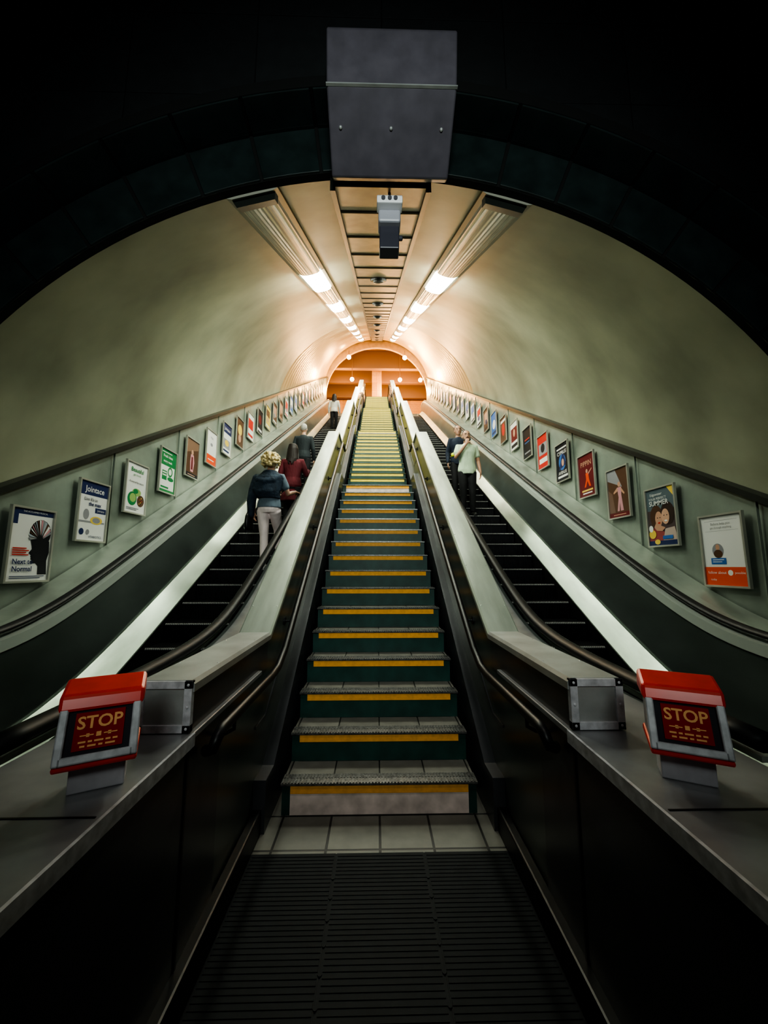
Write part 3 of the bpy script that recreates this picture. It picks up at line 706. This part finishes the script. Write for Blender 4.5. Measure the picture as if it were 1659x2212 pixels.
    if hair=='curly':
        for i in range(190):
            th=rs.uniform(0,2*math.pi); ph=rs.uniform(-.75,1.45)
            d=Vector((math.cos(th)*math.cos(ph),math.sin(th)*math.cos(ph),math.sin(ph)))
            if d.y<-.55 and d.z<.55: continue
            q=rs.uniform(.98,1.28)
            c=Vector((0,.02,1.655))+Vector((d.x*.118,d.y*.12,d.z*.115))*q; r=rs.uniform(.013,.030); ell(bm,c,(r,r,r),7)
        ell(bm,(0,.03,1.66),(.11,.105,.105)); v=.006; sm=1
    elif hair=='long':
        ell(bm,(0,.025,1.662),(.086,.100,.098))
        for i in range(46):
            u=-1+2*i/45.; a=u*1.75
            sx,sy=math.sin(a),math.cos(a)
            j=rs.uniform(-.012,.012); ln=rs.uniform(1.30,1.38)+.04*abs(u)
            tube(bm,[(sx*.02,.02+sy*.02,1.755),(sx*.07,.03+sy*.075,1.725),(sx*.092,.02+sy*.095,1.65),(sx*.095+j,.025+sy*.095,1.55),(sx*(.105)+j,.04+sy*.085,1.45),(sx*.085+j*2,.055+sy*.085,ln)],[.010,.014,.014,.013,.012,.006],6)
        v=.006; sm=1
    elif hair in('short','cropped'):
        ell(bm,(0,.022,1.680),(.083,.094,.086))
        bmesh.ops.delete(bm,geom=[vv for vv in bm.verts if (vv.co.y<-.02 and vv.co.z<1.705)],context='VERTS')
        bmesh.ops.holes_fill(bm,edges=bm.edges[:])
        ell(bm,(0,.035,1.66),(.082,.080,.085))
        v=.006; sm=1
    b=obj_bm('hair',bm,hairc,e,smooth=True); remesh(b,v,sm)
    if beard:
        bm=bmesh.new()
        tube(bm,[(-.07,-.01,1.60),(-.066,-.045,1.55),(-.035,-.083,1.527),(0,-.092,1.52),(.035,-.083,1.527),(.066,-.045,1.55),(.07,-.01,1.60)],[.010,.018,.022,.024,.022,.018,.010],10)
        tube(bm,[(-.03,-.094,1.563),(-.015,-.104,1.578),(0,-.108,1.58),(.015,-.104,1.578),(.03,-.094,1.563)],.007,8)
        b=obj_bm('beard',bm,mat('dark_beard',(.03,.022,.018),.8),e,smooth=True); remesh(b,.006,1)
    if extra: extra(e)
    return e
DOWN=lambda s:((s*.235,.03,1.12),(s*.25,-.06,.88),(0,-.1,-1),(-s,0,0),.5)
STAND={-1:((-.09,-.01,.49),(-.095,.02,.085)),1:((.09,-.01,.49),(.095,.02,.085))}
def local(world,loc,rot,sc):
    return (Matrix.Translation(loc)@Matrix.Rotation(rot,4,'Z')@Matrix.Scale(sc,4)).inverted()@Vector(world)
M_blk=cloth('black_cloth',(.014,.014,.016))
M_dhair=mat('dark_hair',(.022,.013,.010),.55,nscale=60,noise=.5)
ty,tz=treads(6.45); loc=(-1.78,ty+.2,tz); sc=1.07
wr=local((-1.40,ty+.42,base(ty+.5)+1.02),loc,math.pi,sc)
def shawl(e):
    bm=bmesh.new(); loft(bm,[(1.06,-.0,.04,.17,.12),(1.15,0.03,.05,.20,.15),(1.28,0.02,.03,.225,.155),(1.38,0.0,.02,.225,.15),(1.45,0,.01,.15,.12),(1.50,0,.01,.10,.10)])
    tube(bm,[(.20,0,1.40),(.25,.0,1.2),(.27,.02,1.02),(.26,.04,.80)],[.07,.075,.07,.05],12)
    tube(bm,[(-.17,.05,1.40),(-.08,.13,1.33),(.04,.15,1.30),(.16,.10,1.34)],[.05,.055,.06,.05],12)
    tube(bm,[(-.16,.06,1.20),(-.04,.14,1.14),(.10,.15,1.15),(.2,.09,1.2)],[.03,.04,.045,.04],12)
    b=obj_bm('draped_jacket',bm,mat('navy_denim',(.025,.045,.075),.8,nscale=12,noise=.5,bump=.8,bscale=16),e,smooth=True); remesh(b,.010,2)
person('curly blonde woman in navy jacket and pale pink trousers holding handrail',loc,math.pi,sc,
  {-1:((-.27,-.06,1.15),tuple(wr),(-.1,-1,-.1),(0,0,-1),.6),1:DOWN(1)},
  {-1:((-.085,-.24,.60),(-.085,-.30,.294)),1:((.06,.0,.49),(.045,.04,.085))},
  cloth('grey_blue_tee',(.16,.21,.26)),'short',.92,mat('pale_pink_cloth',(.95,.80,.78),.75,nscale=12,noise=.10,bump=.7,bscale=12,stretch=(1,1,.5)),mat('white_shoe',(.55,.52,.5),.6),
  'curly',mat('blonde_hair',(.78,.62,.32),.7,nscale=40,noise=.55),vox=.007,extra=shawl,lw=.95)
ty,tz=treads(7.75); loc=(-1.68,ty+.2,tz); wr=local((-1.41,ty+.40,base(ty+.5)+1.02),loc,math.pi,1.02)
person('woman with long dark hair in a dark red coat',loc,math.pi,1.02,
  {-1:((-.26,-.05,1.15),tuple(wr),(-.1,-1,0),(0,0,-1),.6),1:DOWN(1)},STAND,
  cloth('dark_red_cloth',(.13,.014,.022)),'long',.62,M_blk,M_black,'long',M_dhair)
ty,tz=treads(9.7); loc=(-1.86,ty+.2,tz)
person('grey haired man in a dark jacket seen from behind',loc,math.pi,1.05,{-1:DOWN(-1),1:DOWN(1)},STAND,
  cloth('charcoal_cloth',(.02,.028,.032)),'long',.84,M_blk,M_black,'short',mat('grey_hair',(.5,.47,.42),.8,nscale=50,noise=.4),vox=.009)
ty,tz=treads(17.9); loc=(-2.05,ty+.2,tz)
person('woman with dark hair and white jacket far up the escalator',loc,math.pi,1.04,{-1:DOWN(-1),1:DOWN(1)},STAND,
  cloth('white_cloth',(.6,.58,.52)),'long',.84,M_blk,M_black,'long',M_dhair,vox=.01)
ty,tz=treads(8.2); loc=(1.97,ty+.16,tz)
person('bearded man in pale green t-shirt and black trousers, hand on chin',loc,math.radians(0),1.10,
  {-1:((-.25,-.12,1.16),(-.045,-.185,1.42),(.25,.10,1),(0.3,1,0),.9),1:DOWN(1)},STAND,
  cloth('pale_green_cotton',(.52,.64,.47)),'short',.84,M_blk,M_black,'cropped',mat('cropped_hair_mat',(.055,.036,.028),.85,nscale=60,noise=.4),skin=SKIN2,beard=True)
def vest(e):
    bm=bmesh.new(); loft(bm,[(1.02,0,-.01,.17,.13),(1.10,0,-.01,.168,.13)]); b=obj_bm('yellow_band',bm,mat('hi_vis',(.6,.65,.05),.6),e,smooth=True)
ty,tz=treads(9.1); loc=(1.97,ty+.2,tz)
person('man in a navy jacket with yellow band standing behind',loc,0,1.09,{-1:DOWN(-1),1:DOWN(1)},STAND,
  cloth('navy_cloth',(.010,.018,.038)),'long',.84,M_blk,M_black,'short',M_dhair,skin=SKIN2,vox=.009,extra=vest)
hb=empty('handbag',(-2.10,treads(6.45)[0]+.2,treads(6.45)[1]+.62)); top(hb,'black shoulder bag hanging beside the blonde woman','bag')
bm=bmesh.new(); loft(bm,[(.0,0,0,.05,.12),(.04,0,0,.065,.14),(.22,0,0,.05,.13),(.27,0,0,.03,.11)]); obj_bm('bag_body',bm,M_black,hb,smooth=True)
bm=bmesh.new(); tube(bm,[(0,-.1,.26),(.04,-.06,.6),(.07,.0,.84),(.04,.06,.6),(0,.1,.26)],.008,8); obj_bm('strap',bm,M_black,hb,smooth=True)

# ------------------------------------------------------------ lights
def globe(x,y,z,rod):
    e=empty('globe_light',(x,y,z)); top(e,'glowing warm orange globe lamp in the upper concourse','globe lamp','warm globe lamps')
    bm=bmesh.new(); ell(bm,(0,0,0),(.14,.14,.14),20); obj_bm('globe',bm,M_globe,e,smooth=True)
    bm=bmesh.new(); cyl(bm,(0,0,.12+rod/2),.02,rod,seg=10); cyl(bm,(0,0,.14),.05,.05,seg=14); obj_bm('stem',bm,M_hallbeam,e)
for x,y,z in ((-1.75,26.2,14.75),(1.65,26.2,14.75),(3.1,26.2,14.75)): globe(x,y,z,17.2-z-.12)
for x in (-1.85,1.85):
    globe(x,24.3,15.35,.35)
def plight(loc,e,col,r=.2):
    l=bpy.data.lights.new('lamp','POINT'); l.energy=e; l.color=col; l.shadow_soft_size=r
    o=bpy.data.objects.new('lamp_glow',l); o.location=loc; COL.objects.link(o); return o
WARM=(1,.55,.22)
for x in (-1.9,1.9): plight((x,25.0,14.6),130,WARM)
for x in (-2.5,0.9,2.6): plight((x,27.0,14.3),750,WARM)
for x in (-2.9,2.9): plight((x,21.5,12.4),190,WARM)
def spot(name,loc,tgt,e,ang,col,r=.3):
    l=bpy.data.lights.new(name,'SPOT'); l.energy=e; l.spot_size=math.radians(ang); l.spot_blend=1; l.shadow_soft_size=r; l.color=col
    o=bpy.data.objects.new(name,l); o.location=loc; COL.objects.link(o)
    o.rotation_euler=(Vector(tgt)-o.location).to_track_quat('-Z','Y').to_euler()
spot('concourse_lamp',(0,-2.2,3.6),(0,6,3.2),640,82,(.90,1,.95),.5)  # unseen fill spot added behind the camera to brighten stairs and near shaft
spot('overhead_fill',(0,0.5,5.9),(0,2.95,.5),170,44,(1,.93,.88),.3)  # added overhead fill, out of view, for the first steps
w=bpy.data.worlds.new('w'); scene.world=w; w.use_nodes=True; w.node_tree.nodes['Background'].inputs[0].default_value=(.5,.6,.7,1); w.node_tree.nodes['Background'].inputs[1].default_value=.01

# ------------------------------------------------------------ camera
cam=bpy.data.cameras.new('camera'); co=bpy.data.objects.new('camera',cam); COL.objects.link(co)
cam.sensor_fit='HORIZONTAL'; cam.sensor_width=36; cam.lens=845/1659*36; cam.clip_start=.02; cam.clip_end=100
co.location=(-.03,0,CZ); co.rotation_euler=(math.radians(90+7.95),0,math.radians(-1.19))
scene.camera=co
scene.view_settings.view_transform='AgX'
scene.view_settings.look='AgX - High Contrast'
scene.view_settings.exposure=0.1
